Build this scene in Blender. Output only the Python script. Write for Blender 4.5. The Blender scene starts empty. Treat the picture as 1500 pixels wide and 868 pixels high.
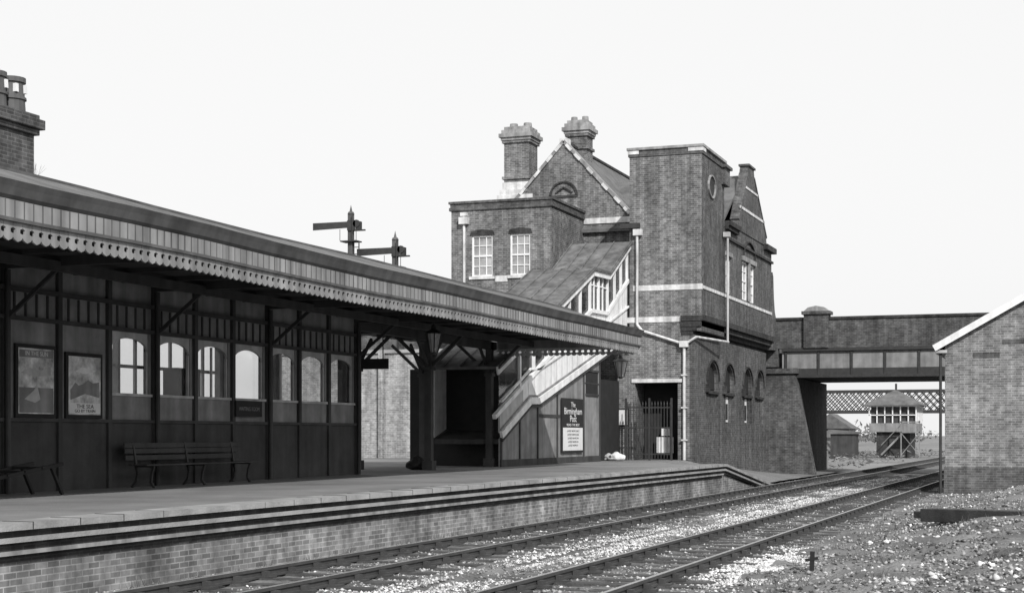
import bpy, bmesh, math, random
import numpy as np
from mathutils import Vector, Matrix, noise as mnoise
random.seed(7); rng=np.random.default_rng(7)
sc=bpy.context.scene
sc.view_settings.view_transform='Standard'; sc.view_settings.look='None'; sc.view_settings.exposure=0
COL=sc.collection

# ---------------------------------------------------------------- materials
def _nt(name):
    m=bpy.data.materials.new(name); m.use_nodes=True
    nt=m.node_tree; b=nt.nodes['Principled BSDF']; return m,nt,b
def g(v): return (v,v,v,1)
def weather(nt, vec, src, var, scale, streak=0.0):
    N=nt.nodes; L=nt.links
    n1=N.new('ShaderNodeTexNoise'); n1.inputs['Scale'].default_value=scale; n1.inputs['Detail'].default_value=6; n1.inputs['Roughness'].default_value=.65
    L.new(vec,n1.inputs['Vector'])
    mr=N.new('ShaderNodeMapRange'); mr.inputs['From Min'].default_value=.3; mr.inputs['From Max'].default_value=.7
    mr.inputs['To Min'].default_value=1-var; mr.inputs['To Max'].default_value=1+var*.8
    L.new(n1.outputs['Fac'],mr.inputs['Value'])
    mul=N.new('ShaderNodeMixRGB'); mul.blend_type='MULTIPLY'; mul.inputs['Fac'].default_value=1
    L.new(src,mul.inputs['Color1']); L.new(mr.outputs['Result'],mul.inputs['Color2'])
    out=mul.outputs['Color']
    if streak>0:
        mp=N.new('ShaderNodeMapping'); mp.inputs['Scale'].default_value=(2.2,2.2,.16); L.new(vec,mp.inputs['Vector'])
        n2=N.new('ShaderNodeTexNoise'); n2.inputs['Scale'].default_value=1.6; n2.inputs['Detail'].default_value=4; L.new(mp.outputs['Vector'],n2.inputs['Vector'])
        m2=N.new('ShaderNodeMapRange'); m2.inputs['From Min'].default_value=.35; m2.inputs['From Max'].default_value=.65
        m2.inputs['To Min'].default_value=1-streak; m2.inputs['To Max'].default_value=1+streak*.5
        L.new(n2.outputs['Fac'],m2.inputs['Value'])
        mu2=N.new('ShaderNodeMixRGB'); mu2.blend_type='MULTIPLY'; mu2.inputs['Fac'].default_value=1
        L.new(out,mu2.inputs['Color1']); L.new(m2.outputs['Result'],mu2.inputs['Color2']); out=mu2.outputs['Color']
    return out
def mk(name,col,var=.25,scale=2.0,rough=.85,bump=0,bscale=30,streak=0,spec=.3,metal=0,isl=0):
    m,nt,b=_nt(name); N=nt.nodes; L=nt.links
    tc=N.new('ShaderNodeTexCoord'); rgb=N.new('ShaderNodeRGB'); rgb.outputs[0].default_value=g(col)
    src=rgb.outputs[0]
    if isl:
        ge=N.new('ShaderNodeNewGeometry'); mr=N.new('ShaderNodeMapRange')
        mr.inputs['To Min'].default_value=1-isl; mr.inputs['To Max'].default_value=1+isl
        L.new(ge.outputs['Random Per Island'],mr.inputs['Value'])
        mu=N.new('ShaderNodeMixRGB'); mu.blend_type='MULTIPLY'; mu.inputs['Fac'].default_value=1
        L.new(src,mu.inputs['Color1']); L.new(mr.outputs['Result'],mu.inputs['Color2']); src=mu.outputs['Color']
    out=weather(nt,tc.outputs['Object'],src,var,scale,streak)
    L.new(out,b.inputs['Base Color'])
    b.inputs['Roughness'].default_value=rough; b.inputs['Specular IOR Level'].default_value=spec; b.inputs['Metallic'].default_value=metal
    if bump:
        n=N.new('ShaderNodeTexNoise'); n.inputs['Scale'].default_value=bscale; n.inputs['Detail'].default_value=5; L.new(tc.outputs['Object'],n.inputs['Vector'])
        bp=N.new('ShaderNodeBump'); bp.inputs['Strength'].default_value=bump; bp.inputs['Distance'].default_value=.05
        L.new(n.outputs['Fac'],bp.inputs['Height']); L.new(bp.outputs['Normal'],b.inputs['Normal'])
    return m
def brick(name,c1,c2,mortar,var=.38,scale=.5,streak=.3,bw=.235,rh=.08,ms=.009,bias=0):
    m,nt,b=_nt(name); N=nt.nodes; L=nt.links
    tc=N.new('ShaderNodeTexCoord'); br=N.new('ShaderNodeTexBrick')
    br.inputs['Scale'].default_value=1; br.inputs['Brick Width'].default_value=bw; br.inputs['Row Height'].default_value=rh
    br.inputs['Mortar Size'].default_value=ms; br.inputs['Mortar Smooth'].default_value=.1; br.inputs['Bias'].default_value=bias
    br.inputs['Color1'].default_value=g(c1); br.inputs['Color2'].default_value=g(c2); br.inputs['Mortar'].default_value=g(mortar)
    L.new(tc.outputs['UV'],br.inputs['Vector'])
    out=weather(nt,tc.outputs['Object'],br.outputs['Color'],var,scale,streak)
    out=weather(nt,tc.outputs['Object'],out,.34,4)
    L.new(out,b.inputs['Base Color']); b.inputs['Roughness'].default_value=.9; b.inputs['Specular IOR Level'].default_value=.25
    bp=N.new('ShaderNodeBump'); bp.inputs['Strength'].default_value=.4; bp.inputs['Distance'].default_value=.01; bp.invert=True
    L.new(br.outputs['Fac'],bp.inputs['Height']); L.new(bp.outputs['Normal'],b.inputs['Normal'])
    return m
M={}
M['brick']=brick('red_brick',.18,.09,.27)
M['brick_side']=brick('darker_brick',.11,.06,.14)  # darker version of the red brick, also on the track-facing tower face
M['brick_light']=brick('pale_brick',.34,.22,.40,var=.2)
M['brick_hut']=brick('hut_brick',.24,.13,.32,var=.25,streak=.2)
M['brick_dark']=brick('darkest_brick',.05,.032,.065)  # shared dark tone; on the platform courses it holds the coping shadow
M['brick_wall']=brick('platform_brick',.25,.13,.31,var=.65,scale=.45)
M['stone']=mk('painted_stone',.58,.28,3,streak=.28)
M['stone_d']=mk('weathered_stone',.28,.4,2,streak=.35)
M['white']=mk('white_paint',.74,.15,3,.6,streak=.15)
M['cream']=mk('cream_paint',.42,.22,3,.6,streak=.2)
M['mid']=mk('stone_paint',.22,.3,1.6,.65,streak=.25)
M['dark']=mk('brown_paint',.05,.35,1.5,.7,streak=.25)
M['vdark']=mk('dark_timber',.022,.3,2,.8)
M['iron']=mk('black_iron',.038,.3,5,.55)
M['fascia']=mk('fascia_paint',.25,.32,.7,.65,streak=.35)
M['gutter']=mk('gutter_paint',.095,.4,1.0,.6,streak=.25)
M['slate']=mk('roof_slate',.12,.45,1.3,.75,bump=.4,bscale=9)
M['felt']=mk('roof_felt',.13,.45,1.2,.85,bump=.3,bscale=6,streak=.3)
M['tar']=mk('platform_surface',.20,.35,.4,.95,bump=.35,bscale=24)
M['coping']=mk('coping_stone',.30,.4,1.2,.9,bump=.25)
M['ground']=mk('ground_earth',.20,.45,.12,.95,bump=.8,bscale=2)
M['ballast']=mk('ballast_bed',.16,.6,.8,.95,bump=1,bscale=14)
M['stones']=mk('ballast_stones',.23,.5,.6,.9,isl=.75)
M['chalk']=mk('pale_stones',.56,.35,1.0,.9,isl=.45)
M['rubble']=mk('rubble_stones',.23,.6,.7,.95,isl=.85)
M['sleeper']=mk('sleeper_timber',.075,.4,3,.9,bump=.4)
M['rust']=mk('rail_side',.055,.3,3,.7)
M['railtop']=mk('rail_head',.5,.15,6,.35,metal=.6)
M['paper']=mk('poster_paper',.50,.75,3.4,.6)
M['paperw']=mk('notice_paper',.66,.1,3,.6)
M['ink']=mk('poster_ink',.022,.1,3,.6)
M['foliage']=mk('distant_foliage',.16,.4,.3,.95,isl=.5)
M['weed']=mk('dry_weeds',.12,.5,.8,.95,isl=.6)
M['bark']=mk('bark',.20,.3,3,.9)
def glassmat():
    m,nt,b=_nt('window_glass'); N=nt.nodes; L=nt.links
    tr=N.new('ShaderNodeBsdfTransparent'); gl=N.new('ShaderNodeBsdfGlossy'); gl.inputs['Roughness'].default_value=.06
    tr.inputs['Color'].default_value=g(.88)
    no=N.new('ShaderNodeTexNoise'); no.inputs['Scale'].default_value=1.3
    mr=N.new('ShaderNodeMapRange'); mr.inputs['To Min'].default_value=.05; mr.inputs['To Max'].default_value=.2
    L.new(no.outputs['Fac'],mr.inputs['Value'])
    mx=N.new('ShaderNodeMixShader'); L.new(mr.outputs['Result'],mx.inputs['Fac'])
    L.new(tr.outputs[0],mx.inputs[1]); L.new(gl.outputs[0],mx.inputs[2])
    L.new(mx.outputs[0],N['Material Output'].inputs['Surface']); return m
M['glass']=glassmat()
M['pane']=mk('grey_pane',.30,.6,1.2,.15,spec=.8)  # mottled grey pane, smooth surface

# ---------------------------------------------------------------- mesh builder
def empty(name):
    o=bpy.data.objects.new(name,None); COL.objects.link(o); o.empty_display_size=.3; return o
class MB:
    def __init__(s): s.v=[]; s.f=[]
    def add(s,vs,fs):
        o=len(s.v); s.v+= [tuple(p) for p in vs]; s.f+=[tuple(i+o for i in f) for f in fs]; return s
    def box(s,x0,x1,y0,y1,z0,z1):
        x0,x1=sorted((x0,x1)); y0,y1=sorted((y0,y1)); z0,z1=sorted((z0,z1))
        return s.add([(x0,y0,z0),(x1,y0,z0),(x1,y1,z0),(x0,y1,z0),(x0,y0,z1),(x1,y0,z1),(x1,y1,z1),(x0,y1,z1)],
            [(0,3,2,1),(4,5,6,7),(0,1,5,4),(1,2,6,5),(2,3,7,6),(3,0,4,7)])
    def prism(s,prof,axis,lo,hi):
        n=len(prof)
        def P(a,b,t):
            return (a,t,b) if axis=='Y' else ((t,a,b) if axis=='X' else (a,b,t))
        vs=[P(a,b,lo) for a,b in prof]+[P(a,b,hi) for a,b in prof]
        fs=[tuple(range(n)),tuple(range(2*n-1,n-1,-1))]+[(i,(i+1)%n,n+(i+1)%n,n+i) for i in range(n)]
        return s.add(vs,fs)
    def poly(s,pts): return s.add(pts,[tuple(range(len(pts)))])
    def bar(s,p,q,w,h=None,up=(0,0,1)):
        h=h or w; p=Vector(p); q=Vector(q); d=(q-p).normalized(); u=Vector(up)
        if abs(d.dot(u))>.98: u=Vector((1,0,0))
        r=d.cross(u).normalized()*w/2; u2=r.cross(d).normalized()*h/2
        vs=[p-r-u2,p+r-u2,p+r+u2,p-r+u2,q-r-u2,q+r-u2,q+r+u2,q-r+u2]
        return s.add(vs,[(0,1,2,3),(7,6,5,4),(0,4,5,1),(1,5,6,2),(2,6,7,3),(3,7,4,0)])
    def tube(s,p,q,r,r2=None,n=10):
        r2=r if r2 is None else r2; p=Vector(p); q=Vector(q); d=(q-p).normalized()
        u=Vector((0,0,1)) if abs(d.z)<.9 else Vector((1,0,0)); a=d.cross(u).normalized(); b=d.cross(a)
        vs=[p+(a*math.cos(2*math.pi*i/n)+b*math.sin(2*math.pi*i/n))*r for i in range(n)]+[q+(a*math.cos(2*math.pi*i/n)+b*math.sin(2*math.pi*i/n))*r2 for i in range(n)]
        return s.add(vs,[tuple(range(n)),tuple(range(2*n-1,n-1,-1))]+[(i,(i+1)%n,n+(i+1)%n,n+i) for i in range(n)])
    def grid_wall(s,axis,t0,t1,a0,a1,z0,z1,ops):
        A=sorted({a0,a1,*[o[0] for o in ops],*[o[1] for o in ops]}); Z=sorted({z0,z1,*[o[2] for o in ops],*[o[3] for o in ops]})
        for i in range(len(A)-1):
            for j in range(len(Z)-1):
                ca=(A[i]+A[i+1])/2; cz=(Z[j]+Z[j+1])/2
                if any(o[0]<ca<o[1] and o[2]<cz<o[3] for o in ops): continue
                if axis=='Y': s.box(A[i],A[i+1],t0,t1,Z[j],Z[j+1])
                else: s.box(t0,t1,A[i],A[i+1],Z[j],Z[j+1])
        return s
    def build(s,name,mat,parent=None,smooth=False,recalc=True,bevel=0,sag=0):
        me=bpy.data.meshes.new(name); me.from_pydata([tuple(v) for v in s.v],[],s.f)
        if recalc:
            bm=bmesh.new(); bm.from_mesh(me)
            if sag:   # old timber is never dead straight
                for k in range(-11,47,2):
                    bmesh.ops.bisect_plane(bm,geom=bm.verts[:]+bm.edges[:]+bm.faces[:],plane_co=(0,k+.07,0),plane_no=(0,1,0))
                for v in bm.verts:
                    v.co.z+=sag*mnoise.noise(Vector((v.co.y*.17,0,0))); v.co.x+=sag*.8*mnoise.noise(Vector((v.co.y*.23,5,0)))
            bmesh.ops.recalc_face_normals(bm,faces=bm.faces); bm.to_mesh(me); bm.free()
        uv=me.uv_layers.new(name='UVMap')
        for p in me.polygons:
            n=p.normal; ax=max(range(3),key=lambda i:abs(n[i]))
            for li in p.loop_indices:
                c=me.vertices[me.loops[li].vertex_index].co
                uv.data[li].uv=(c.y,c.z) if ax==0 else ((c.x,c.z) if ax==1 else (c.x,c.y))
        me.materials.append(M[mat] if isinstance(mat,str) else mat)
        if smooth:
            for p in me.polygons: p.use_smooth=True
        o=bpy.data.objects.new(name,me); COL.objects.link(o)
        if parent: o.parent=parent
        if bevel:
            b=o.modifiers.new('b','BEVEL'); b.width=bevel; b.segments=2; b.limit_method='ANGLE'
        return o
def text(body,loc,size,rot,mat,parent,align='CENTER',name='lettering',sx=1):
    c=bpy.data.curves.new(name,'FONT'); c.body=body; c.size=size; c.align_x=align; c.extrude=.002
    o=bpy.data.objects.new(name,c); COL.objects.link(o); o.location=loc; o.rotation_euler=rot; o.scale=(sx,1,1); c.materials.append(M[mat]); o.parent=parent; return o
RX=(math.pi/2,0,math.pi/2)
RY=(math.pi/2,0,0)

# ---------------------------------------------------------------- camera / light
cam=bpy.data.cameras.new('camera'); co=bpy.data.objects.new('camera',cam); COL.objects.link(co); sc.camera=co
co.location=(0,0,1.85); co.rotation_euler=(math.pi/2,0,math.radians(20.028))
cam.sensor_width=36; cam.lens=54.65; cam.shift_y=.1347; cam.clip_end=5000; cam.clip_start=.1
ELEV=33
sd=Vector((.6*math.cos(math.radians(ELEV)),-.8*math.cos(math.radians(ELEV)),math.sin(math.radians(ELEV))))
sl=bpy.data.lights.new('sun','SUN'); sl.energy=4.1; sl.angle=math.radians(.6); sl.color=(1,.99,.98)
so=bpy.data.objects.new('sun',sl); COL.objects.link(so); so.rotation_euler=sd.to_track_quat('Z','Y').to_euler(); so.location=(30,-40,40)
w=bpy.data.worlds.new('World'); sc.world=w; w.use_nodes=True; nt=w.node_tree; bg=nt.nodes['Background']
sky=nt.nodes.new('ShaderNodeTexSky'); sky.sky_type='NISHITA'; sky.sun_disc=False; sky.sun_elevation=math.radians(ELEV); sky.sun_rotation=math.atan2(.6,-.8)
sky.dust_density=4; sky.air_density=1.5
bw=nt.nodes.new('ShaderNodeRGBToBW'); nt.links.new(sky.outputs[0],bw.inputs[0])
mr=nt.nodes.new('ShaderNodeMapRange'); mr.inputs['From Min'].default_value=1; mr.inputs['From Max'].default_value=7; mr.inputs['To Min'].default_value=6.6; mr.inputs['To Max'].default_value=7.4
nt.links.new(bw.outputs[0],mr.inputs['Value']); nt.links.new(mr.outputs['Result'],bg.inputs['Color']); bg.inputs['Strength'].default_value=.135

# ---------------------------------------------------------------- ground
b=MB(); 
b.poly([(-900,-200,-.30),(900,-200,-.30),(900,2500,-.30),(-900,2500,-.30)]); b.build('ground','ground')

def sheet(x0,x1,y0,y1,nx,ny,fz):
    b=MB(); vs=[]; fs=[]
    for j in range(ny+1):
        for i in range(nx+1):
            x=x0+(x1-x0)*i/nx; y=y0+(y1-y0)*j/ny; vs.append((x,y,fz(x,y)))
    for j in range(ny):
        for i in range(nx):
            a=j*(nx+1)+i; fs.append((a,a+1,a+nx+2,a+nx+1))
    return b.add(vs,fs)
def nz(x,y,s): return mnoise.noise(Vector((x*s,y*s,3.1)))
bal=empty('ballast')
def bz(x,y): return -.170+.03*nz(x,y,1.1)+.03*nz(x,y,2.5)+.02*nz(x,y,7)-(.05 if -8.2<x<-7.7 else 0)
sheet(-11.75,-3.6,4,80,70,420,bz).build('ballast_bed','ballast',bal,smooth=True)
sheet(-11.75,-3.6,80,420,6,60,lambda x,y:-.185+.02*nz(x,y,1)).build('ballast_bed_far','ballast',bal,smooth=True)
def rub(x,y):
    wy=min(1,max(0,(y-12)/14))*min(1,max(0,(56-y)/8))
    h=-.2+.62*math.exp(-((x+.3)/2.6)**2)*wy if x<-.3 else -.2+.62*wy
    return h+.14*nz(x,y,.9)+.06*nz(x,y,2.4)+.03*nz(x,y,6)
rb=empty('rubble_mound')
sheet(-4.4,10,6,58,110,340,rub).build('rubble_bed','ballast',rb,smooth=True)

def stones(name,X,Y,zf,smin,smax,mat,parent):
    N=len(X)
    T=np.array([(1,0,0),(-1,0,0),(0,1,0),(0,-1,0),(0,0,1),(0,0,-1)],float)
    F=np.array([(0,2,4),(2,1,4),(1,3,4),(3,0,4),(2,0,5),(1,2,5),(3,1,5),(0,3,5)])
    Z=np.array([zf(x,y) for x,y in zip(X,Y)])
    S=smin+(smax-smin)*rng.uniform(0,1,N)**2.4
    V=T[None]*rng.uniform(.6,1.3,(N,6,1))+rng.normal(0,.22,(N,6,3))
    a=rng.uniform(0,6.28,N); c,s_=np.cos(a),np.sin(a)
    R=np.zeros((N,3,3)); R[:,0,0]=c; R[:,0,1]=-s_; R[:,1,0]=s_; R[:,1,1]=c; R[:,2,2]=.7
    V=np.einsum('nij,nkj->nki',R,V)*S[:,None,None]; V[:,:,0]+=X[:,None]; V[:,:,1]+=Y[:,None]; V[:,:,2]+=(Z+S*.2)[:,None]
    Fa=(F[None]+ (np.arange(N)*6)[:,None,None]).reshape(-1,3)
    me=bpy.data.meshes.new(name); me.vertices.add(N*6); me.vertices.foreach_set('co',V.reshape(-1))
    me.loops.add(len(Fa)*3); me.loops.foreach_set('vertex_index',Fa.reshape(-1).astype(np.int32))
    me.polygons.add(len(Fa)); me.polygons.foreach_set('loop_start',np.arange(len(Fa),dtype=np.int32)*3); me.polygons.foreach_set('loop_total',np.full(len(Fa),3,dtype=np.int32))
    me.update(calc_edges=True); me.validate(); me.materials.append(M[mat]); o=bpy.data.objects.new(name,me); COL.objects.link(o); o.parent=parent
def yd(y0,y1,N): return y0+(y1-y0)*rng.uniform(0,1,N)**1.8
def keep(X,Y,s,t):
    k=np.array([mnoise.noise(Vector((x*s,y*s*.6,9)))+.5*mnoise.noise(Vector((x*s*3,y*s*2,2)))+random.gauss(0,.12)>t for x,y in zip(X,Y)]); return X[k],Y[k]
X=rng.uniform(-11.7,-3.7,70000); Y=yd(12,75,70000); X,Y=keep(X,Y,.8,-.25)
stones('ballast_stones',X,Y,lambda x,y:bz(x,y)-.005,.012,.038,'stones',bal)
X=np.concatenate([rng.normal(-7.95,.42,22000),rng.normal(-4.3,.42,8500),rng.uniform(-11.6,-3.8,5500),rng.normal(-11.25,.18,4000)])
Y=np.concatenate([12+63*rng.uniform(0,1,22000)**1.35,rng.normal(24.0,2.0,8500),yd(12,70,5500),yd(14,60,4000)]); X=np.clip(X,-11.65,-3.4); X,Y=keep(X,Y,.5,-.1)
stones('pale_stones',X,Y,lambda x,y:bz(x,y)+.004,.013,.038,'chalk',bal)
X=rng.uniform(-4.3,5,76000); Y=yd(10,54,76000); X,Y=keep(X,Y,.55,-.2)
stones('rubble_stones',X,Y,rub,.010,.046,'rubble',rb)
X=rng.uniform(-4.3,3,8000); Y=yd(12,54,8000); X,Y=keep(X,Y,.4,.12)
stones('rubble_pale_stones',X,Y,rub,.014,.07,'chalk',rb)
wd=empty('dry_weeds'); b=MB()
for _ in range(260):
    x0=random.choice([random.gauss(-11.5,.08),random.uniform(-4.3,-3.3),random.uniform(-3.5,2)]); y0=random.uniform(17,60); zz=bz(x0,y0) if x0<-4 else max(rub(x0,y0),-.18)
    for _ in range(random.randint(4,12)):
        a=random.uniform(0,6.28); h=random.uniform(.05,.2); l=random.uniform(.03,.12); px=x0+random.gauss(0,.05); py=y0+random.gauss(0,.05)
        b.add([(px-.006,py,zz-.02),(px+.006,py,zz-.02),(px+l*math.cos(a),py+l*math.sin(a),zz+h)],[(0,1,2)])
b.build('weed_blades','weed',wd,recalc=False)

# ---------------------------------------------------------------- tracks
def track(xa,xb):
    e=empty('railway_track'); xc=(xa+xb)/2
    s=MB(); ch=MB()
    y=3
    while y<260:
        j=random.uniform(-.05,.05); s.box(xc-1.3+j,xc+1.3+j,y-.125,y+.125,-.28,-.145+random.uniform(-.012,.006))
        if y<110:
            for x in (xa,xb):
                ch.box(x-.19,x+.19,y-.09,y+.09,-.15,-.115)
                ch.box(x-.1,x-.028,y-.06,y+.06,-.12,-.05); ch.box(x+.028,x+.1,y-.06,y+.06,-.12,-.05)
        y+=.77+random.uniform(-.02,.02)
    s.build('sleepers','sleeper',e); ch.build('rail_chairs','rust',e)
    r=MB(); t=MB()
    for x in (xa,xb):
        r.prism([(x-.035,-.005),(x+.035,-.005),(x+.035,-.045),(x+.01,-.055),(x+.01,-.105),(x+.032,-.115),(x+.032,-.143),(x-.032,-.143),(x-.032,-.115),(x-.01,-.105),(x-.01,-.055),(x-.035,-.045)],'Y',2,420)
        t.box(x-.026,x+.026,2,420,-.004,.0)
    r.build('rails','rust',e); t.build('rail_heads','railtop',e)
track(-10.7,-9.27); track(-6.67,-5.24)

# ---------------------------------------------------------------- platform
pf=empty('platform')
MB().box(-60,-11.95,-12,53.4,-.3,.826).build('deck','tar',pf)
MB().box(-60,-15.0,53.4,100,-.3,.826).build('deck_rear','tar',pf)
MB().box(-11.95,-11.5,-12,53.4,.745,.83).build('coping','coping',pf,sag=.012)
MB().box(-11.96,-11.585,-12,53.4,.66,.744).build('course_upper','brick_dark',pf)  # dark tone of these courses paints in the shadow below the coping
MB().box(-11.96,-11.54,-12,53.4,.60,.66).build('course_lip','coping',pf)
MB().box(-11.96,-11.62,-12,53.4,.50,.60).build('course_mid','brick_dark',pf)
MB().box(-11.96,-11.60,-12,53.4,.45,.50).build('course_lip_2','stone_d',pf)
MB().box(-11.96,-11.68,-12,53.4,.36,.45).build('course_lower','brick_dark',pf)
MB().box(-11.96,-11.72,-12,53.4,-.3,.36).build('retaining_wall','brick_wall',pf)
b=MB(); y=-11.5
while y<53: b.box(-11.94,-11.497,y-.006,y+.006,.747,.834); y+=.92
b.build('coping_joints','vdark',pf)
dz=-.95
def rampbox(x0,x1,z0,z1,mat,name):
    y0,y1=53.4,62.0
    b=MB(); b.add([(x0,y0,z0),(x1,y0,z0),(x1,y1,max(z0+dz,-.35)),(x0,y1,max(z0+dz,-.35)),(x0,y0,z1),(x1,y0,z1),(x1,y1,z1+dz),(x0,y1,z1+dz)],
        [(0,3,2,1),(4,5,6,7),(0,1,5,4),(1,2,6,5),(2,3,7,6),(3,0,4,7)]); b.build(name,mat,pf)
rampbox(-11.95,-11.5,.745,.83,'coping','ramp_coping')
rampbox(-11.95,-11.585,.66,.744,'brick_dark','ramp_course_1'); rampbox(-11.95,-11.54,.60,.66,'coping','ramp_lip'); rampbox(-11.95,-11.62,.5,.6,'brick_dark','ramp_course_2')  # ramp courses keep the same painted-in coping shadow
b=MB(); b.prism([(53.4,-.3),(53.4,.5),(60.5,-.3)],'X',-11.95,-11.70); b.build('ramp_wall','brick_wall',pf)
def rz(x,y):
    t=min(1,max(0,(-11.9-x)/2.8)); ze=.825+dz*min(1,max(0,(y-53.4)/8.6)); zw=.825-.85*min(1,max(0,(y-60.5)/16))
    return ze*(1-t)+zw*t+.012*nz(x,y,1.2)*(1 if y>53.6 else 0)
sheet(-15.3,-11.94,53.4,90,24,140,rz).build('ramp_surface','tar',pf,smooth=True)

# ---------------------------------------------------------------- station building + canopy
sb=empty('station_building')
XW=-17.5; studs=[36.2-1.55*k for k in range(0,30)]
ops=[]; 
for k in range(0,7):
    y1=36.2-1.55*k-.15; y0=36.2-1.55*(k+1)+.15; ops.append((y0,y1,2.65,3.85))
ops2=[(36.2-1.55*(k+1)+.05,36.2-1.55*k-.05,1.9,4.3) for k in range(0,8)]
MB().grid_wall('X',XW-.12,XW,-10,36.2,2.13,4.9,ops).build('front_wall_upper','mid',sb)
MB().box(XW-.14,XW+.02,-10,36.2,.826,2.12).build('front_wall_dado','dark',sb)
MB().grid_wall('X',-21.6,-21.45,-10,36.2,.826,4.9,ops2).build('rear_wall','mid',sb)
MB().grid_wall('Y',36.02,36.18,-21.45,XW-.14,.826,4.9,[(-21.2,-19.9,1.9,4.2),(-19.6,-17.9,1.9,4.2)]).build('end_wall','mid',sb)
MB().box(-21.45,XW-.14,24.9,25.05,.826,4.9).build('partition','mid',sb)
MB().box(-21.4,XW-.14,-10,36,.827,.86).build('floor','dark',sb)
b=MB(); b2=MB(); gl=MB()
for k,y in enumerate(studs):
    b.box(XW,XW+.07,y-.06,y+.06,.83,4.88)
    if k<7:
        b2.box(XW+.001,XW+.05,y-1.55+.08,y-.08,2.6,2.655); 
        y0=y-1.55+.15; y1=y-.15; m=(y0+y1)/2; hw=(y1-y0)/2
        for X in (XW-.07,):
            pts=[(y0,3.86),(y0,3.50)]+[(m-hw*math.cos(a),3.50+.24*math.sin(a)) for a in [math.pi*i/12 for i in range(1,12)]]+[(y1,3.50),(y1,3.86)]
            b2.prism(pts,'X',X,X+.05)
            b2.box(X,X+.05,y0,y0+.05,2.4,3.5); b2.box(X,X+.05,y1-.05,y1,2.4,3.5)
        b2.box(-21.55,-21.5,m-.05,m+.05,1.9,4.3); b2.box(-21.55,-21.5,y0-.05,y1+.05,3.45,3.53)
        if k in (2,4): b2.box(XW-.068,XW-.03,m-.025,m+.025,2.65,3.72)
        gl.box(XW-.095,XW-.09,y0,y1,2.65,3.85)
    for i in range(1,5): b.box(XW+.002,XW+.03,y-1.55*i/5-.02,y-1.55*i/5+.02,3.93,4.35)
b.box(XW,XW+.09,-10,36.2,3.86,3.93); b.box(XW,XW+.09,-10,36.2,4.36,4.44); b.box(XW+.02,XW+.08,-10,36.2,2.08,2.14)
b.build('timber_frame','dark',sb); b2.build('window_frames','cream',sb); gl.build('glazing','glass',sb)
b=MB(); b.box(-20.9,-20.3,26.0,27.1,.86,3.3); b.box(-19.6,-19.2,30.6,31.5,.86,3.2); b.box(-21.3,-20.9,33.2,34.3,.86,3.5); b.build('room_furniture','vdark',sb)
b=MB(); b.prism([(-12.85,5.02),(-15.0,5.76),(-19,6.05),(-22.3,5.2),(-22.3,5.1),(-19,5.95),(-15,5.66),(-12.85,4.94)],'Y',-12,46.6); b.build('roof','slate',sb,sag=.05)
MB().box(-15.12,-14.98,-12,46.5,5.74,5.80).build('roof_roll','gutter',sb,sag=.05)
# chimney
CY=25.55
c=MB(); c.box(-21.7,-20.2,CY,CY+1.15,5.6,8.0); c.box(-21.8,-20.12,CY-.08,CY+1.23,8.0,8.12); c.box(-21.86,-20.04,CY-.16,CY+1.31,8.12,8.32); c.box(-21.8,-20.12,CY-.08,CY+1.23,8.32,8.42); c.build('chimney','brick_side',sb,bevel=.015)
c=MB(); cc=MB()
for X,Y in ((-20.55,CY+.3),(-20.55,CY+.9),(-21.3,CY+.3),(-21.3,CY+.9)):
    c.tube((X,Y,8.4),(X,Y,9.05),.27,.23,16); c.tube((X,Y,9.05),(X,Y,9.15),.27,.27,16); c.tube((X,Y,8.7),(X,Y,8.75),.285,.28,16)
    for a in (.4,1.45,2.5,3.55,4.6,5.65): cc.bar((X+.245*math.cos(a),Y+.245*math.sin(a),8.83),(X+.236*math.cos(a),Y+.236*math.sin(a),9.0),.08)
c.build('chimney_pots','gutter',sb); cc.build('pot_slots','white',sb)

ca=empty('platform_canopy')
XE=-12.8
b=MB(); b.prism([(XE+.02,4.86),(XE+.06,4.9),(XE+.1,5.0),(XE+.14,5.08),(XE-.02,5.08),(XE-.06,4.86)],'Y',-12,46.72); b.build('cornice','gutter',ca,sag=.05)
b=MB(); b.box(XE-.06,XE+.015,-12,46.7,4.62,4.855); b.build('fascia_board','fascia',ca,sag=.05)
b=MB(); b.box(XE-.06,XE+.045,-12,46.72,4.575,4.62); b.build('fascia_moulding','gutter',ca,sag=.05)
b=MB(); y=-12
while y<46.5:
    b.box(XE+.015,XE+.022,y,y+.018,4.625,4.85); y+=.19
b.build('fascia_battens','gutter',ca,sag=.05)
def tooth(u):
    return [(u+.004,4.58),(u+.004,4.51),(u+.05,4.49),(u+.05,4.445),(u+.004,4.43),(u+.004,4.385),(u+.03,4.355),(u+.095,4.33),(u+.16,4.355),(u+.186,4.385),(u+.186,4.43),(u+.14,4.445),(u+.14,4.49),(u+.186,4.51),(u+.186,4.58)]
b=MB(); y=-12
while y<46.5: b.prism(tooth(y),'X',XE-.03,XE); y+=.19
b.build('valance','fascia',ca,sag=.05)
b=MB(); x=-17.5
while x<XE-.1: b.prism(tooth(x),'Y',46.66,46.69); x+=.19
b.build('end_valance','cream',ca)
MB().box(-17.5,XE-.06,46.62,46.69,4.58,4.95).build('end_fascia','fascia',ca)
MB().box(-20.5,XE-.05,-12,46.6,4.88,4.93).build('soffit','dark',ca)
b=MB()
for k,y in enumerate([36.2-4.65*k for k in range(0,10)]):
    b.bar((-17.42,y,3.85),(-16.3,y,4.72),.05,.07); b.box(-17.44,XE-.1,y-.05,y+.05,4.72,4.88)
    b.tube((-17.38,y,.83),(-17.38,y,4.7),.05,.05)
for k in range(0,38):
    y=46.0-1.55*k; b.box(-20,XE-.1,y-.03,y+.03,4.8,4.881)
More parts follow.
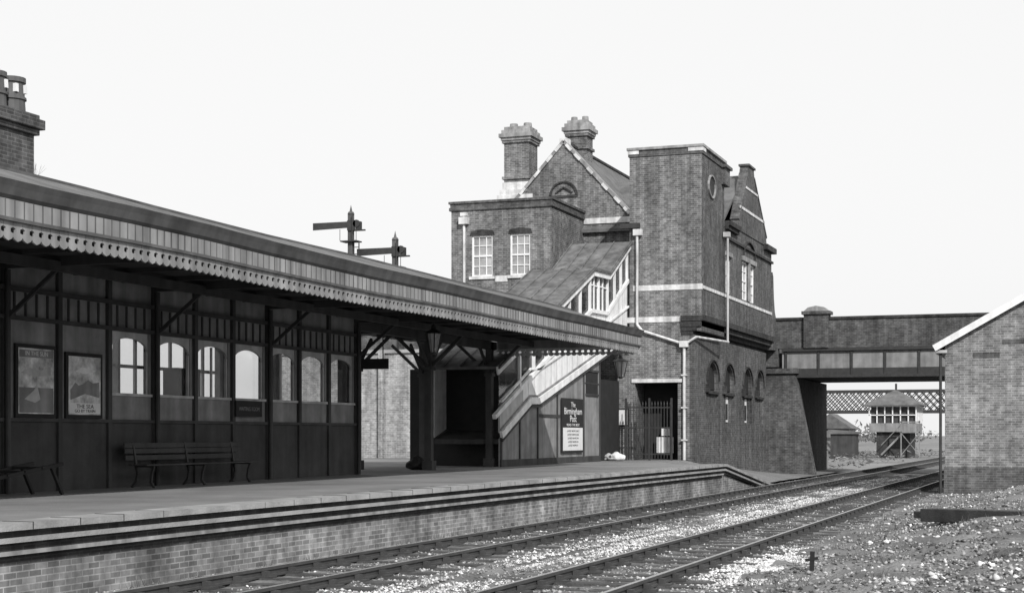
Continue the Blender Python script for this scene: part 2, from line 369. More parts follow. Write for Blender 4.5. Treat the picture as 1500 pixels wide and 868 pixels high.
b.box(-16.36,-16.24,-12,46.6,4.62,4.79); b.box(-13.2,-13.1,-12,46.6,4.7,4.87)
b.build('rafters_and_brackets','dark',ca)
b=MB()
for y in (41.3,46.2):
    for x in (-17.6,-19.9):
        b.box(x-.1,x+.1,y-.1,y+.1,.83,4.8); b.box(x-.16,x+.16,y-.16,y+.16,.83,1.1); b.box(x-.14,x+.14,y-.14,y+.14,3.7,3.8)
        for s in (1,-1):
            b.bar((x,y+s*.1,3.85),(x,y+s*1.0,4.7),.07,.09); b.bar((x+s*.1,y,3.85),(x+s*1.1,y,4.75),.07,.09)
b.box(-17.7,-17.5,36.2,46.6,4.55,4.8)
b.build('columns','dark',ca)

# posters, signs
def wposter(y0,y1,z0,z1,kind):
    p=empty('advertising_poster')
    MB().box(XW+.003,XW+.05,y0-.07,y1+.07,z0-.07,z1+.07).build('frame','vdark',p)
    MB().box(XW+.05,XW+.056,y0,y1,z0,z1).build('sheet','paper',p)
    h=z1-z0; wd=y1-y0
    if kind==0:
        b=MB(); b.box(XW+.056,XW+.06,y0+.02,y1-.02,z0+.02,z0+.4*h); b.box(XW+.056,XW+.06,y0+.02,y1-.02,z0+.86*h,z0+.97*h); b.build('sea','mid',p)
        b=MB(); b.prism([(y0+.15*wd,z0+.22*h),(y0+.45*wd,z0+.17*h),(y0+.6*wd,z0+.22*h),(y0+.55*wd,z0+.34*h),(y0+.5*wd,z0+.46*h),(y0+.42*wd,z0+.36*h),(y0+.3*wd,z0+.3*h)],'X',XW+.061,XW+.064); b.prism([(y0+.05*wd,z0+.62*h),(y0+.3*wd,z0+.7*h),(y0+.6*wd,z0+.66*h),(y0+.9*wd,z0+.74*h),(y0+.9*wd,z0+.6*h),(y0+.5*wd,z0+.57*h)],'X',XW+.061,XW+.064); b.build('figures','cream',p)
        text('IN THE SUN',(XW+.062,(y0+y1)/2,z0+.89*h),.11,RX,'paperw',p,sx=1.1)
    else:
        b=MB(); b.prism([(y0+.05,z0+.42*h),(y0+.2*wd,z0+.55*h),(y0+.3*wd,z0+.5*h),(y0+.45*wd,z0+.53*h),(y0+.6*wd,z0+.6*h),(y0+.75*wd,z0+.55*h),(y0+.95*wd,z0+.57*h),(y0+.95*wd,z0+.3*h),(y0+.5*wd,z0+.36*h),(y0+.05,z0+.25*h)],'X',XW+.057,XW+.061); b.build('landscape','mid',p)
        b=MB(); b.prism([(y0+.2*wd,z0+.74*h),(y0+.5*wd,z0+.7*h),(y0+.85*wd,z0+.76*h),(y0+.6*wd,z0+.8*h),(y0+.4*wd,z0+.82*h)],'X',XW+.057,XW+.061); b.build('cloud','white',p)
        MB().box(XW+.057,XW+.06,y0+.02,y1-.02,z0+.02,z0+.2*h).build('caption_band','paperw',p)
        text('THE SEA',(XW+.062,(y0+y1)/2,z0+.11*h),.11,RX,'ink',p,sx=1.3); text('GO BY TRAIN',(XW+.062,(y0+y1)/2,z0+.04*h),.08,RX,'ink',p,sx=1.3)
wposter(22.62,23.62,2.22,3.38,0); wposter(24.06,25.05,2.22,3.30,1); wposter(21.1,22.0,2.22,3.38,1)
p=empty('wall_sign'); MB().box(XW+.09,XW+.12,30.0,31.15,2.25,2.6).build('board','vdark',p); text('WAITING ROOM',(XW+.123,30.57,2.38),.12,RX,'mid',p)
p=empty('hanging_sign'); MB().box(-17.75,-16.8,36.7,36.76,3.55,3.82).build('board','vdark',p); b=MB(); b.tube((-17.6,36.73,3.82),(-17.6,36.73,4.7),.015); b.tube((-16.95,36.73,3.82),(-16.95,36.73,4.7),.015); b.build('hangers','iron',p)

def bench(y0,y1,x=-16.95,n=3):
    p=empty('platform_bench'); b=MB()
    for i in range(4): b.box(x-.18+i*.11,x-.09+i*.11,y0,y1,1.25,1.28)
    for z in (1.40,1.53,1.64): b.bar((x-.24-.12*(z-1.3),y0,z),(x-.24-.12*(z-1.3),y1,z),.03,.1)
    b.build('slats','dark',p,bevel=.006)
    b=MB()
    for i in range(n):
        y=y0+.3+(y1-y0-.6)*i/(n-1)
        pts=[(x+.2,.83),(x+.13,.93),(x+.15,1.1),(x+.2,1.24),(x-.2,1.24)]
        for (a,c),(d,e) in zip(pts,pts[1:]): b.bar((a,y,c),(d,y,e),.05,.04)
        pts=[(x-.3,.83),(x-.2,.95),(x-.17,1.1),(x-.21,1.26),(x-.24,1.45),(x-.29,1.7)]
        for (a,c),(d,e) in zip(pts,pts[1:]): b.bar((a,y,c),(d,y,e),.05,.04)
    b.build('iron_supports','iron',p)
bench(25.5,29.8)
pb=empty('luggage_barrow'); b=MB(); b.bar((-16.9,19.3,1.0),(-16.9,22.3,1.35),.06); b.bar((-16.3,19.3,1.0),(-16.3,22.3,1.35),.06)
for k in range(6): b.bar((-16.95,19.5+.45*k,1.03+.052*k),(-16.25,19.5+.45*k,1.03+.052*k),.1,.04)
b.bar((-16.9,22.0,1.3),(-16.9,22.3,.83),.05); b.bar((-16.3,22.0,1.3),(-16.3,22.3,.83),.05); b.bar((-16.9,19.4,.95),(-16.9,19.3,1.5),.05); b.bar((-16.3,19.4,.95),(-16.3,19.3,1.5),.05); b.build('frame','vdark',pb)
b=MB()
for x in (-17.0,-16.2):
    for i in range(12):
        a0=math.pi*i/6; a1=math.pi*(i+1)/6; b.bar((x,19.9+.2*math.cos(a0),1.03+.2*math.sin(a0)),(x,19.9+.2*math.cos(a1),1.03+.2*math.sin(a1)),.05,.03)
    for a in (0,1.05,2.09): b.bar((x,19.9-.2*math.cos(a),1.03-.2*math.sin(a)),(x,19.9+.2*math.cos(a),1.03+.2*math.sin(a)),.03)
b.build('wheels','iron',pb)

def lamp(x,y,z,hang,k=1.0):
    p=empty('gas_lamp'); b=MB(); gg=MB()
    b.tube((x,y,z+.62),(x,y,z+hang),.02); b.tube((x,y,z+.5),(x,y,z+.62),.25*k,.05,8); b.tube((x,y,z+.62),(x,y,z+.72),.08,.05,8)
    for i in range(6):
        a=i*math.pi/3; b.bar((x+.11*k*math.cos(a),y+.11*k*math.sin(a),z),(x+.21*k*math.cos(a),y+.21*k*math.sin(a),z+.5),.02)
    b.tube((x,y,z-.05),(x,y,z),.04,.11,6); b.build('frame','iron',p); gg.tube((x,y,z+.01),(x,y,z+.49),.09*k,.185*k,6); gg.build('lantern_glass','cream' if k>1 else 'pane',p)
lamp(-13.6,47.3,3.66,1.0,1.1)
b=MB(); b.bar((-13.6,46.7,4.6),(-13.6,47.35,4.6),.03); b.bar((-13.6,46.75,4.2),(-13.6,47.25,4.6),.02); b.build('lamp_bracket','iron',ca)
lamp(-15.6,36.9,3.95,.9)
def sack(x,y,mat='cream',s=.6):
    me=bpy.data.meshes.new('mail_sack'); bm=bmesh.new(); bmesh.ops.create_icosphere(bm,subdivisions=3,radius=.3)
    for v in bm.verts:
        n=mnoise.noise(v.co*5+Vector((x,y,0))); v.co*=1+.35*n; v.co.z*=.7; v.co.x*=1.2
        if v.co.z>.15: v.co.x*=.6; v.co.y*=.6; v.co.z*=1.5
    bm.to_mesh(me); bm.free(); me.materials.append(M[mat]); o=bpy.data.objects.new('mail_sack',me); COL.objects.link(o); o.location=(x,y,.83+.17*s); o.scale=(s*1.3,s,s)
sack(-16.9,58.3,'stone',.75); sack(-17.3,58.6,'cream',.6); sack(-18.1,41.6,'vdark',.8)

# ---------------------------------------------------------------- booking office building
bo=empty('booking_office')
YF=61.0
def sash(fr,gp,a0,a1,z0,z1,t,axis,cols=2,rows=3,sgn=1):
    def B(m,p,q,r,s,d0,d1):
        lo,hi=sorted((t+sgn*d0,t+sgn*d1))
        if axis=='Y': m.box(p,q,lo,hi,r,s)
        else: m.box(lo,hi,p,q,r,s)
    f=.075
    B(fr,a0,a0+f,z0,z1,.06,.16); B(fr,a1-f,a1,z0,z1,.06,.16); B(fr,a0+f,a1-f,z1-f,z1,.06,.16); B(fr,a0+f,a1-f,z0,z0+f,.06,.16)
    zm=(z0+z1)/2; B(fr,a0+f,a1-f,zm-.035,zm+.035,.07,.15)
    for i in range(1,cols+1): 
        a=a0+(a1-a0)*i/(cols+1); B(fr,a-.018,a+.018,z0+f,z1-f,.08,.12)
    for i in (1,3):
        z=z0+(z1-z0)*i/4; B(fr,a0+f,a1-f,z-.018,z+.018,.082,.118)
    B(gp,a0+f,a1-f,z0+f,z1-f,.122,.13)
fr=MB(); gp=MB(); st=MB(); sdk=MB()
W1=(-24.44,-23.47,8.6,10.36); W2=(-22.69,-21.77,8.6,10.36)
MB().grid_wall('Y',62,62.35,-25.38,-20.83,.82,11.45,[W1,W2]).build('left_block_front','brick',bo)
MB().box(-25.38,-20.83,62.35,66.5,.82,11.45).build('left_block_body','brick',bo)
b=MB(); b.box(-25.46,-20.75,61.92,66.5,11.45,11.58); b.box(-25.42,-20.79,61.96,66.5,11.58,11.74); b.box(-25.48,-20.73,61.90,66.5,11.74,11.84); b.build('left_block_parapet','brick_side',bo)
for wv in (W1,W2):
    sash(fr,gp,wv[0],wv[1],wv[2],wv[3],62,'Y',2)
    st.box(wv[0]-.1,wv[1]+.1,61.93,62.1,8.48,8.6)
    pts=[(wv[0]-.08,10.36),(wv[1]+.08,10.36),(wv[1]+.02,10.55),((wv[0]+wv[1])/2,10.62),(wv[0]-.02,10.55)]
    sdk.prism(pts,'Y',61.98,62.02)
st.box(-23.35,-22.8,61.975,62.05,8.35,8.6); st.box(-20.98,-20.82,61.97,62.05,8.35,8.5)
b=MB(); b.prism([(-24.6,.82),(-18.3,.82),(-18.3,11.3),(-18.92,11.75),(-21.76,14.92),(-24.6,11.75)],'Y',66.5,66.9); b.build('main_gable_wall','brick',bo)
MB().box(-24.6,-14.66,66.9,76.0,.82,6.0).build('main_block_lower','brick_side',bo)
MB().box(-24.6,-18.3,66.9,76.0,6.0,11.3).build('main_block_upper','brick',bo)
MB().box(-18.3,-17.15,65.2,66.9,.82,11.3).build('link_wall','brick',bo)
b=MB(); b.prism([(-21.76,15.0),(-18.6,11.5),(-18.6,11.38),(-21.76,14.86),(-24.9,11.38),(-24.9,11.5)],'Y',66.88,80); b.build('main_roof','slate',bo)
MB().bar((-21.76,66.9,15.03),(-21.76,80,15.03),.18,.12).build('ridge_tiles','brick_dark',bo)
cp=MB()
for (p,q) in (((-21.76,66.68,15.03),(-18.62,66.68,11.6)),((-21.76,66.68,15.03),(-24.9,66.68,11.6))): cp.bar(p,q,.5,.14)
cp.build('gable_coping','stone_d',bo)
for t in (.04,.17,.36,.58,.76,.9):
    for s in (1,-1):
        st.bar((-21.76+s*3.14*t,66.42,15.0-3.43*t),(-21.76+s*3.14*(t+.08),66.42,15.0-3.43*(t+.08)),.04,.13)
st.box(-21.95,-21.57,66.44,66.95,14.9,15.15)
st.box(-20.8,-17.16,66.44,66.52,11.25,11.5); st.box(-20.8,-18.3,66.44,66.52,9.95,10.15)
for i in range(13):
    a0=math.pi*i/13; a1=math.pi*(i+1)/13
    sdk.bar((-21.76+.62*math.cos(a0),66.47,12.6+.6*math.sin(a0)),(-21.76+.62*math.cos(a1),66.47,12.6+.6*math.sin(a1)),.08,.1,up=(0,1,0))
sdk.bar((-22.15,66.47,12.7),(-21.76,66.47,12.95),.07,.07,up=(0,1,0)); sdk.bar((-21.35,66.47,12.7),(-21.76,66.47,12.95),.07,.07,up=(0,1,0)); sdk.box(-22.4,-21.1,66.45,66.5,12.5,12.6)
def chim(x,y,wd,z0,z1,zb,name):
    b=MB(); h=wd/2; b.box(x-h,x+h,y-h,y+h,z0,z1-.9)
    b.box(x-h-.08,x+h+.08,y-h-.08,y+h+.08,zb,zb+.12); b.box(x-h-.08,x+h+.08,y-h-.08,y+h+.08,z1-1.0,z1-.88)
    b.build(name,'brick',bo)
    b=MB(); b.box(x-h-.2,x+h+.2,y-h-.2,y+h+.2,z1-.75,z1-.58); b.box(x-h-.12,x+h+.12,y-h-.12,y+h+.12,z1-.88,z1-.75)
    b.box(x-h-.1,x+h+.1,y-h-.1,y+h+.1,z1-.58,z1-.4); b.box(x-h-.0,x+h+.0,y-h,y+h,z1-.4,z1-.25)
    for dx in (-.28,.28): b.tube((x+dx*wd,y,z1-.25),(x+dx*wd,y,z1-.02),.17*wd,.15*wd,10)
    b.build(name+'_cap','stone_d',bo)
chim(-24.1,67.3,1.2,11.3,16.15,13.5,'chimney_left'); 
b=MB()
for (h0,z0,z1) in ((.86,11.9,12.75),(.76,12.75,13.0),(.66,13.0,13.35)): b.box(-24.1-h0,-24.1+h0,67.3-h0,67.3+h0,z0,z1)
b.build('chimney_shoulder','stone',bo)
chim(-21.76,68.9,.95,14.0,16.6,15.0,'chimney_ridge')
# tower
MB().grid_wall('Y',YF,YF+.4,-17.65,-14.66,.82,6.0,[(-16.93,-15.14,.82,3.93)]).build('tower_base_front','brick',bo)
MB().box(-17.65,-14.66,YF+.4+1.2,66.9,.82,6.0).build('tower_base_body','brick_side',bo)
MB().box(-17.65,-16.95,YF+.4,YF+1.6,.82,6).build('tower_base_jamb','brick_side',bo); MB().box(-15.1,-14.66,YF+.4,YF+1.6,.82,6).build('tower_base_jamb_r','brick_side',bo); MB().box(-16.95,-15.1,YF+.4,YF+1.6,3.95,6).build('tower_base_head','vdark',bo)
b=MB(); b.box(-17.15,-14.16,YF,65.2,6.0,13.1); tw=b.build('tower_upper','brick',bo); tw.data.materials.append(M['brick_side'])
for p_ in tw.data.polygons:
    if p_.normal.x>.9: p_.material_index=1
b=MB(); b.box(-17.2,-14.11,YF-.05,65.25,13.1,13.18); b.box(-17.17,-14.14,YF-.03,65.22,13.18,13.36); b.build('tower_parapet','brick_side',bo)
b=MB(); b.box(-17.25,-14.06,YF-.1,65.3,13.36,13.46); b.build('tower_coping','stone_d',bo)
st.box(-17.21,-16.75,YF-.065,YF+.3,13.2,13.35); st.box(-14.7,-14.09,YF-.065,YF+.5,13.2,13.35)
b=MB(); b.box(-14.9,-14.0,64.6,65.6,12.4,13.1); b.box(-15,-13.9,64.5,65.7,13.1,13.22); b.build('tower_kneeler','brick_side',bo)
st.box(-17.0,-14.13,YF-.03,YF+.05,7.66,7.88); st.box(-14.2,-14.13,YF+.05,76,7.70,7.83); st.box(-17.6,-15.0,YF-.03,YF+.05,6.38,6.6)
b=MB()
for i,(z0,z1) in enumerate(((5.85,6.0),(6.0,6.18),(6.18,6.4),(6.4,6.62))):
    xx=-14.66+[.14,.3,.5,.64][i]; b.box(-15.0,xx,YF-.03-.03*i,76.2,z0,z1+.002)
b.build('corbel_cornice','brick_dark',bo)
arch=[(63.29,65.34),(66.55,68.5),(70.6,72.6),(73.6,75.4)]
lo=MB(); lo.grid_wall('X',-14.66,-14.46,YF+.0,76.2,.0,5.85,[(a,c,2.35,4.9) for a,c in arch]); 
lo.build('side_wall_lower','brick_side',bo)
aw=MB(); fl=MB(); sd_=MB()
for k,(a,c) in enumerate(arch):
    m=(a+c)/2; h=(c-a)/2
    pts=[(a,4.905),(a,4.1)]+[(m-h*math.cos(t),4.1+.78*math.sin(t)) for t in [math.pi*i/14 for i in range(1,14)]]+[(c,4.1),(c,4.905)]
    fl.prism(pts,'X',-14.64,-14.458)
    aw.box(-14.655,-14.62,a,c,3.75,4.9)
    for i in range(10):
        t0=math.pi*i/10; t1=math.pi*(i+1)/10
        sd_.bar((-14.45,m-(h+.12)*math.cos(t0),4.1+.88*math.sin(t0)),(-14.45,m-(h+.12)*math.cos(t1),4.1+.88*math.sin(t1)),.06,.12,up=(1,0,0))
    sd_.box(-14.6,-14.4,a-.05,c+.05,3.55,3.66)
    fl.box(-14.655,-14.52,a,m-.35,2.35,3.55); fl.box(-14.655,-14.52,m+.35,c,2.35,3.55)
    if k in (1,2): fr.box(-14.62,-14.56,m-.3,m+.3,2.4,3.5); aw.box(-14.56,-14.55,m-.2,m+.2,2.5,3.2)
    else: fl.box(-14.64,-14.53,m-.34,m+.34,2.36,3.54)
    sdk.box(-14.46,-14.3,a-.35,a-.1,3.6,3.95)
fl.build('arch_infill','brick_side',bo); aw.build('arch_glass','vdark',bo); sd_.build('arch_rings','brick_dark',bo)
uw=[(65.5,66.5,7.9,9.5),(68.9,70.2,7.9,9.65),(70.5,71.8,7.9,9.65)]
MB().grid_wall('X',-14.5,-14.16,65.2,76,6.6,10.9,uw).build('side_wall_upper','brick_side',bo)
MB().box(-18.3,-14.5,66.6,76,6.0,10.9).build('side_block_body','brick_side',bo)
for u in uw:
    sash(fr,gp,u[0],u[1],u[2],u[3],-14.16,'X',1,sgn=-1)
sd2=MB(); sd2.box(-14.18,-14.08,65.4,66.6,9.5,9.68); sd2.box(-14.18,-14.08,68.8,71.9,9.65,9.85); sd2.box(-14.155,-14.09,70.21,70.49,7.9,9.65)
sd2.build('window_heads','stone_d',bo)
sd3=MB()
for i in range(10):
    t0=math.pi*i/10; t1=math.pi*(i+1)/10
    sd3.bar((-14.12,70.35-1.3*math.cos(t0),9.9+.7*math.sin(t0)),(-14.12,70.35-1.3*math.cos(t1),9.9+.7*math.sin(t1)),.06,.12,up=(1,0,0))
sd3.build('relieving_arch','brick_dark',bo)
b=MB(); b.prism([(67.2,10.9),(74.6,10.9),(74.4,11.3),(71.6,13.6),(71.4,14.05),(70.1,14.05),(69.9,13.6),(68.0,11.3)],'X',-14.5,-14.12); b.build('track_gable','brick_side',bo)
b=MB(); b.bar((-14.3,68.0,11.35),(-14.3,69.95,13.7),.42,.1); b.bar((-14.3,74.5,11.3),(-14.3,71.5,13.7),.42,.1); b.box(-14.55,-14.05,70.0,71.5,14.05,14.14); b.build('track_gable_coping','brick_side',bo)
b=MB(); b.box(-14.14,-14.09,68.3,73.9,11.9,12.02); b.box(-14.14,-14.09,69.5,72.2,12.95,13.05); b.build('gable_bands','stone',bo)
b=MB(); b.prism([(66.3,10.85),(66.3,11.0),(70.8,13.75),(76.2,11.0),(76.2,10.85),(70.8,13.6)],'X',-21.7,-14.5); b.build('cross_roof','slate',bo)
b=MB(); b.box(-14.2,-13.9,65.3,67.6,10.75,10.95); b.box(-14.2,-14.0,65.3,67.6,10.6,10.75); b.box(-14.2,-13.95,73.9,76.3,10.7,10.95); b.box(-14.2,-14.06,65.3,76.05,10.2,10.3); b.build('eaves_cornice','brick_dark',bo)
b=MB()
for i in range(16):
    a0=2*math.pi*i/16; a1=2*math.pi*(i+1)/16
    b.bar((-14.13,62.7+.62*math.cos(a0),12.0+.45*math.sin(a0)),(-14.13,62.7+.62*math.cos(a1),12.0+.45*math.sin(a1)),.06,.09,up=(1,0,0))
b.build('oculus_ring','stone_d',bo)
b=MB(); b.prism([(62.7+.55*math.cos(2*math.pi*i/16),12.0+.4*math.sin(2*math.pi*i/16)) for i in range(16)],'X',-14.165,-14.145); b.build('oculus','brick_dark',bo)
# downpipes
dp=MB()
dp.tube((-16.8,60.88,9.9),(-16.8,60.88,6.3),.055); dp.tube((-16.8,60.88,6.3),(-16.6,60.88,6.05),.055); dp.tube((-16.6,60.88,6.05),(-14.95,60.88,5.5),.055)
dp.tube((-14.85,60.88,5.5),(-14.85,60.88,.83),.06); dp.box(-15.02,-14.68,60.75,61,5.35,5.6)
dp.tube((-14.75,60.85,5.5),(-14.35,60.85,5.75),.05); dp.tube((-14.35,60.85,5.75),(-13.9,64.8,5.75),.05)
dp.box(-16.95,-16.6,60.78,61,9.9,10.15)
dp.tube((-24.75,61.9,11.2),(-24.75,61.9,8.2),.06); dp.box(-24.95,-24.55,61.75,62,10.85,11.15); dp.box(-24.9,-24.6,61.8,62,11.2,11.35)
for z in (1.6,2.9,4.2): dp.box(-14.96,-14.74,60.8,61,z,z+.06)
dp.build('downpipes','stone',bo)
dp=MB(); dp.tube((-13.95,64.9,10.2),(-13.95,64.9,5.7),.05); dp.box(-14.12,-13.85,64.78,65.02,10.2,10.4); dp.build('side_downpipe','cream',bo)
b=MB(); b.box(-17.5,-16.7,60.8,61.0,10.2,10.4); b.build('tower_hopper','iron',bo)
st.box(-17.05,-14.95,60.94,61.05,3.95,4.10)
fr.build('window_frames','white',bo); gp.build('window_panes','pane',bo); st.build('stone_dressings','stone',bo); sdk.build('brick_dressings','brick_dark',bo)
MB().box(-16.93,-15.14,YF+1.45,YF+1.58,.82,3.9).build('doorway_back','vdark',bo)
b=MB(); b.box(-16.3,-15.6,YF+1.1,YF+1.15,1.1,1.75); b.box(-16.1,-15.7,YF+1.1,YF+1.15,1.8,2.1); b.build('doorway_notices','white',bo)
p=empty('notice_board'); MB().box(-17.62,-17.2,60.93,60.98,2.25,2.85).build('panel','paperw',p); MB().box(-17.66,-17.16,60.95,60.995,2.2,2.9).build('frame','vdark',p)

# iron gate
ig=empty('iron_gate'); b=MB(); yg=60.0
xs=[-16.95+.125*i for i in range(15)]
for i,x in enumerate(xs):
    b.tube((x,yg,.9),(x,yg,3.05),.017,.017,6); b.tube((x,yg,3.05),(x,yg,3.2),.03,.0,6)
for z in (1.05,2.1,2.9): b.box(-17.0,-15.15,yg-.012,yg+.012,z,z+.05)
for x in (-17.02,-16.05,-15.15): b.box(x-.035,x+.035,yg-.035,yg+.035,.83,3.3)
for k in range(5): b.tube((-17.05,yg+.2*k,.85),(-17.05,yg+.2*k,3.1),.017,.017,6)
b.build('bars','iron',ig)

# ---------------------------------------------------------------- covered staircase
cs=empty('covered_staircase')
def lerp(tab,y):
    for (a,za),(c,zc) in zip(tab,tab[1:]):
        if min(a,c)<=y<=max(a,c): return za+(zc-za)*(y-a)/(c-a)
    return tab[-1][1]
ZR=[(61.0,9.6),(58.0,8.05),(55.9,8.0),(45.6,3.9)]
ZS=[(61.0,5.9),(58.2,5.07),(49.8,2.91),(49.0,2.9),(46.2,1.75)]
xs_=-17.25
pr=[(y,z+.08) for y,z in ZR]+[(y,z) for y,z in reversed(ZR)]
MB().prism(pr,'X',-19.6,-17.02).build('roof','felt',cs)
b=MB()
for x in (-19.6,-19.0,-18.4,-17.8,-17.1):
    for (a,za),(c,zc) in zip(ZR,ZR[1:]): b.bar((x,a,za+.1),(x,c,zc+.1),.05,.05)
b.build('roof_rolls','felt',cs)
b=MB()
for (a,za),(c,zc) in zip(ZR,ZR[1:]): b.bar((xs_+.14,a,za-.06),(xs_+.14,c,zc-.06),.06,.26,up=(0,0,1))
for (a,za),(c,zc) in zip(ZR,ZR[1:]): b.bar((xs_+.03,a,za-1.5),(xs_+.03,c,zc-1.5),.12,.14)
ys=[60.9,60.0,59.1,58.1,56.9,55.8,54.6,53.3,52.0,50.7,49.4,48.0]
for y in ys: b.box(xs_-.03,xs_+.06,y-.06,y+.06,lerp(ZR,y)-1.5,lerp(ZR,y)-.05)
for (a,c) in ((58.1,56.9),(56.9,55.8)):
    m=(a+c)/2; z=lerp(ZR,m); b.box(xs_-.02,xs_+.03,m-.03,m+.03,z-1.45,z-.1); b.box(xs_-.02,xs_+.025,c,a,z-.55,z-.5)
for (a,za),(c,zc) in zip(ZS,ZS[1:]): b.bar((xs_+.05,a,za+.08),(xs_+.05,c,zc+.08),.1,.22)
b.build('white_framing','white',cs)
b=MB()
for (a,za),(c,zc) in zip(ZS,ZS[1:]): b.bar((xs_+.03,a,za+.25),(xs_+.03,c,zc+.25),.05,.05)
b.build('grey_band','mid',cs)  # mid-grey strip running along the stringer
b=MB()
y=48.9
while y<61:
    b.box(xs_+.001,xs_+.008,y-.008,y+.008,lerp(ZS,y)+.3,lerp(ZR,y)-1.55); y+=.6
b.build('board_joints','cream',cs)
b=MB()
for (a,za),(c,zc) in zip(ZS,ZS[1:]): b.bar((xs_+.06,a,za+1.15),(xs_+.06,c,zc+1.15),.06,.07)
b.build('handrail','white',cs)
yy=[y for y in {*[y for y,_ in ZR],*[y for y,_ in ZS]} if y>=48.4]; yy=sorted({48.4,*yy})
low=[(y,lerp(ZS,y)+.15) for y in yy]; top=[(y,lerp(ZR,y)-1.5) for y in yy]
MB().prism(low+top[::-1],'X',xs_-.06,xs_).build('side_boards','white',cs)
yy2=sorted({y for y,_ in ZR}|{46.2}); yy2=[y for y in yy2 if y>=46.2]
MB().prism([(y,lerp(ZR,y)-1.5) for y in yy2]+[(y,lerp(ZR,y)-.02) for y in yy2][::-1],'X',xs_-.04,xs_-.02).build('side_glazing','glass',cs)
b=MB()
for (a,za),(c,zc) in zip(ZS,ZS[1:]): b.bar((xs_+.055,a,za-.1),(xs_+.055,c,zc-.1),.09,.07)
b.build('string_moulding','dark',cs)
MB().prism([(46.2,1.9),(48.4,2.85),(48.4,3.5),(46.2,2.7)],'X',xs_-.06,xs_).build('foot_boards','cream',cs)
MB().prism([(61,5.9),(61,9.6),(58,8.05),(55.9,8.0),(46.2,4.1),(46.2,1.75)],'X',-19.6,-19.5).build('rear_side_wall','cream',cs)
MB().prism([(61,5.7),(61,5.85),(58.2,5.0),(46.2,1.7),(46.2,1.55),(58.2,4.85)],'X',-19.5,xs_-.06).build('stair_flight','dark',cs)
pp=[(46.2,.83),(57.1,.83),(57.1,4.78),(49.8,2.91),(49.0,2.88),(46.2,1.72)]
MB().prism(pp,'X',xs_-.05,xs_+.01).build('panelling','mid',cs)
b=MB()
for y in (46.25,48.0,49.8,51.9,55.0,57.05): b.box(xs_+.01,xs_+.05,y-.05,y+.05,.83,lerp(ZS,y)-.02)
b.box(xs_+.01,xs_+.045,46.2,57.1,.83,1.05); b.box(xs_+.01,xs_+.04,49.8,52.2,2.45,2.55)
b.box(xs_+.01,xs_+.06,55.25,56.85,3.3,3.38); b.box(xs_+.01,xs_+.06,55.25,56.85,4.2,4.28); b.box(xs_+.012,xs_+.035,55.1,57,3.75,3.79)
b.build('panel_battens','dark',cs)
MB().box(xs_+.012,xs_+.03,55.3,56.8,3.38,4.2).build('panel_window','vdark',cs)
MB().box(-20.8,-17.45,47.2,60.5,.826,4.0).build('under_stair_void','vdark',cs)  # near-black solid block; its colour stands in for the shaded void
p=empty('newspaper_poster'); 
MB().box(xs_+.05,xs_+.09,52.25,54.75,1.2,3.15).build('frame','vdark',p)
MB().box(xs_+.091,xs_+.1,52.35,54.65,2.1,3.08).build('black_panel','ink',p); MB().box(xs_+.091,xs_+.1,52.35,54.65,1.28,2.1).build('white_panel','paperw',p)
for t,z,s in (('The',2.84,.26),('Birmingham',2.58,.34),('Post',2.31,.34)): text(t,(xs_+.103,53.5,z),s,RX,'paperw',p,sx=1.3)
text('READ THE BEST',(xs_+.103,53.5,2.16),.12,RX,'paperw',p,sx=1.8)
for i,z in enumerate((1.95,1.82,1.69,1.56,1.43)): text('LATEST NEWS DAILY'[:17-i],(xs_+.103,53.5,z),.09,RX,'ink',p,sx=1.7)
bw_=empty('boundary_wall'); MB().box(-34,-25.5,62,62.3,.82,5.4).build('wall','brick_light',bw_); MB().box(-34,-25.5,61.9,62.4,5.4,5.55).build('coping','coping',bw_)
b=MB(); b.box(-28.7,-28.5,61.7,61.98,.83,5.4); b.box(-30.6,-30.4,61.7,61.98,.83,5.4); b.build('wall_piers','brick_light',bw_)

# ---------------------------------------------------------------- railway bridge
br=empty('road_bridge'); YB=77.0
MB().box(-40,-13.16,YB+.2,87.2,-.3,4.65).build('abutment_west','brick_dark',br)
MB().box(1.5,30,YB+.2,87.2,-.3,4.65).build('abutment_east','brick_dark',br)
b=MB(); b.prism([(-14.6,-.3),(-12.1,-.3),(-13.1,4.85),(-14.6,4.85)],'Y',YB-.6,YB+.2); b.build('wing_pier','brick_side',br)
MB().box(-14.75,-12.95,YB-.75,YB+.3,4.85,5.1).build('pier_cap','brick_side',br)
MB().box(-40,30,YB+.3,87.0,4.72,5.9).build('deck','brick_dark',br)
b=MB(); b.box(-13.8,30,YB-.18,YB+.18,4.65,4.78); b.box(-13.8,30,YB-.22,YB+.18,5.95,6.1); 
x=-13.6
while x<30: b.box(x-.05,x+.05,YB-.14,YB+.0,4.78,5.95); x+=1.6
b.build('girder_flanges','iron',br)
MB().box(-13.8,30,YB-.05,YB+.05,4.78,5.95).build('girder_web','mid',br)
MB().box(-13.8,30,YB-.1,YB-.045,4.78,5.1).build('girder_lower_plate','iron',br)
MB().box(-40,30,YB-.1,YB+.35,6.1,7.5).build('parapet','brick_side',br)
MB().box(-40,30,86.6,87.0,5.9,7.4).build('parapet_rear','brick_side',br)
MB().box(-40,30,YB-.18,YB+.42,7.5,7.62).build('parapet_coping','brick_dark',br)
b=MB(); b.box(-12.7,-11.5,YB-.3,YB+.5,6.1,7.75); b.box(-12.8,-11.4,YB-.4,YB+.6,7.75,7.9); b.build('pilaster','brick_side',br)
b=MB(); b.prism([(-12.7,7.9),(-11.5,7.9),(-11.7,8.08),(-12.1,8.16),(-12.5,8.08)],'Y',YB-.35,YB+.55); b.build('pilaster_cap','stone_d',br)
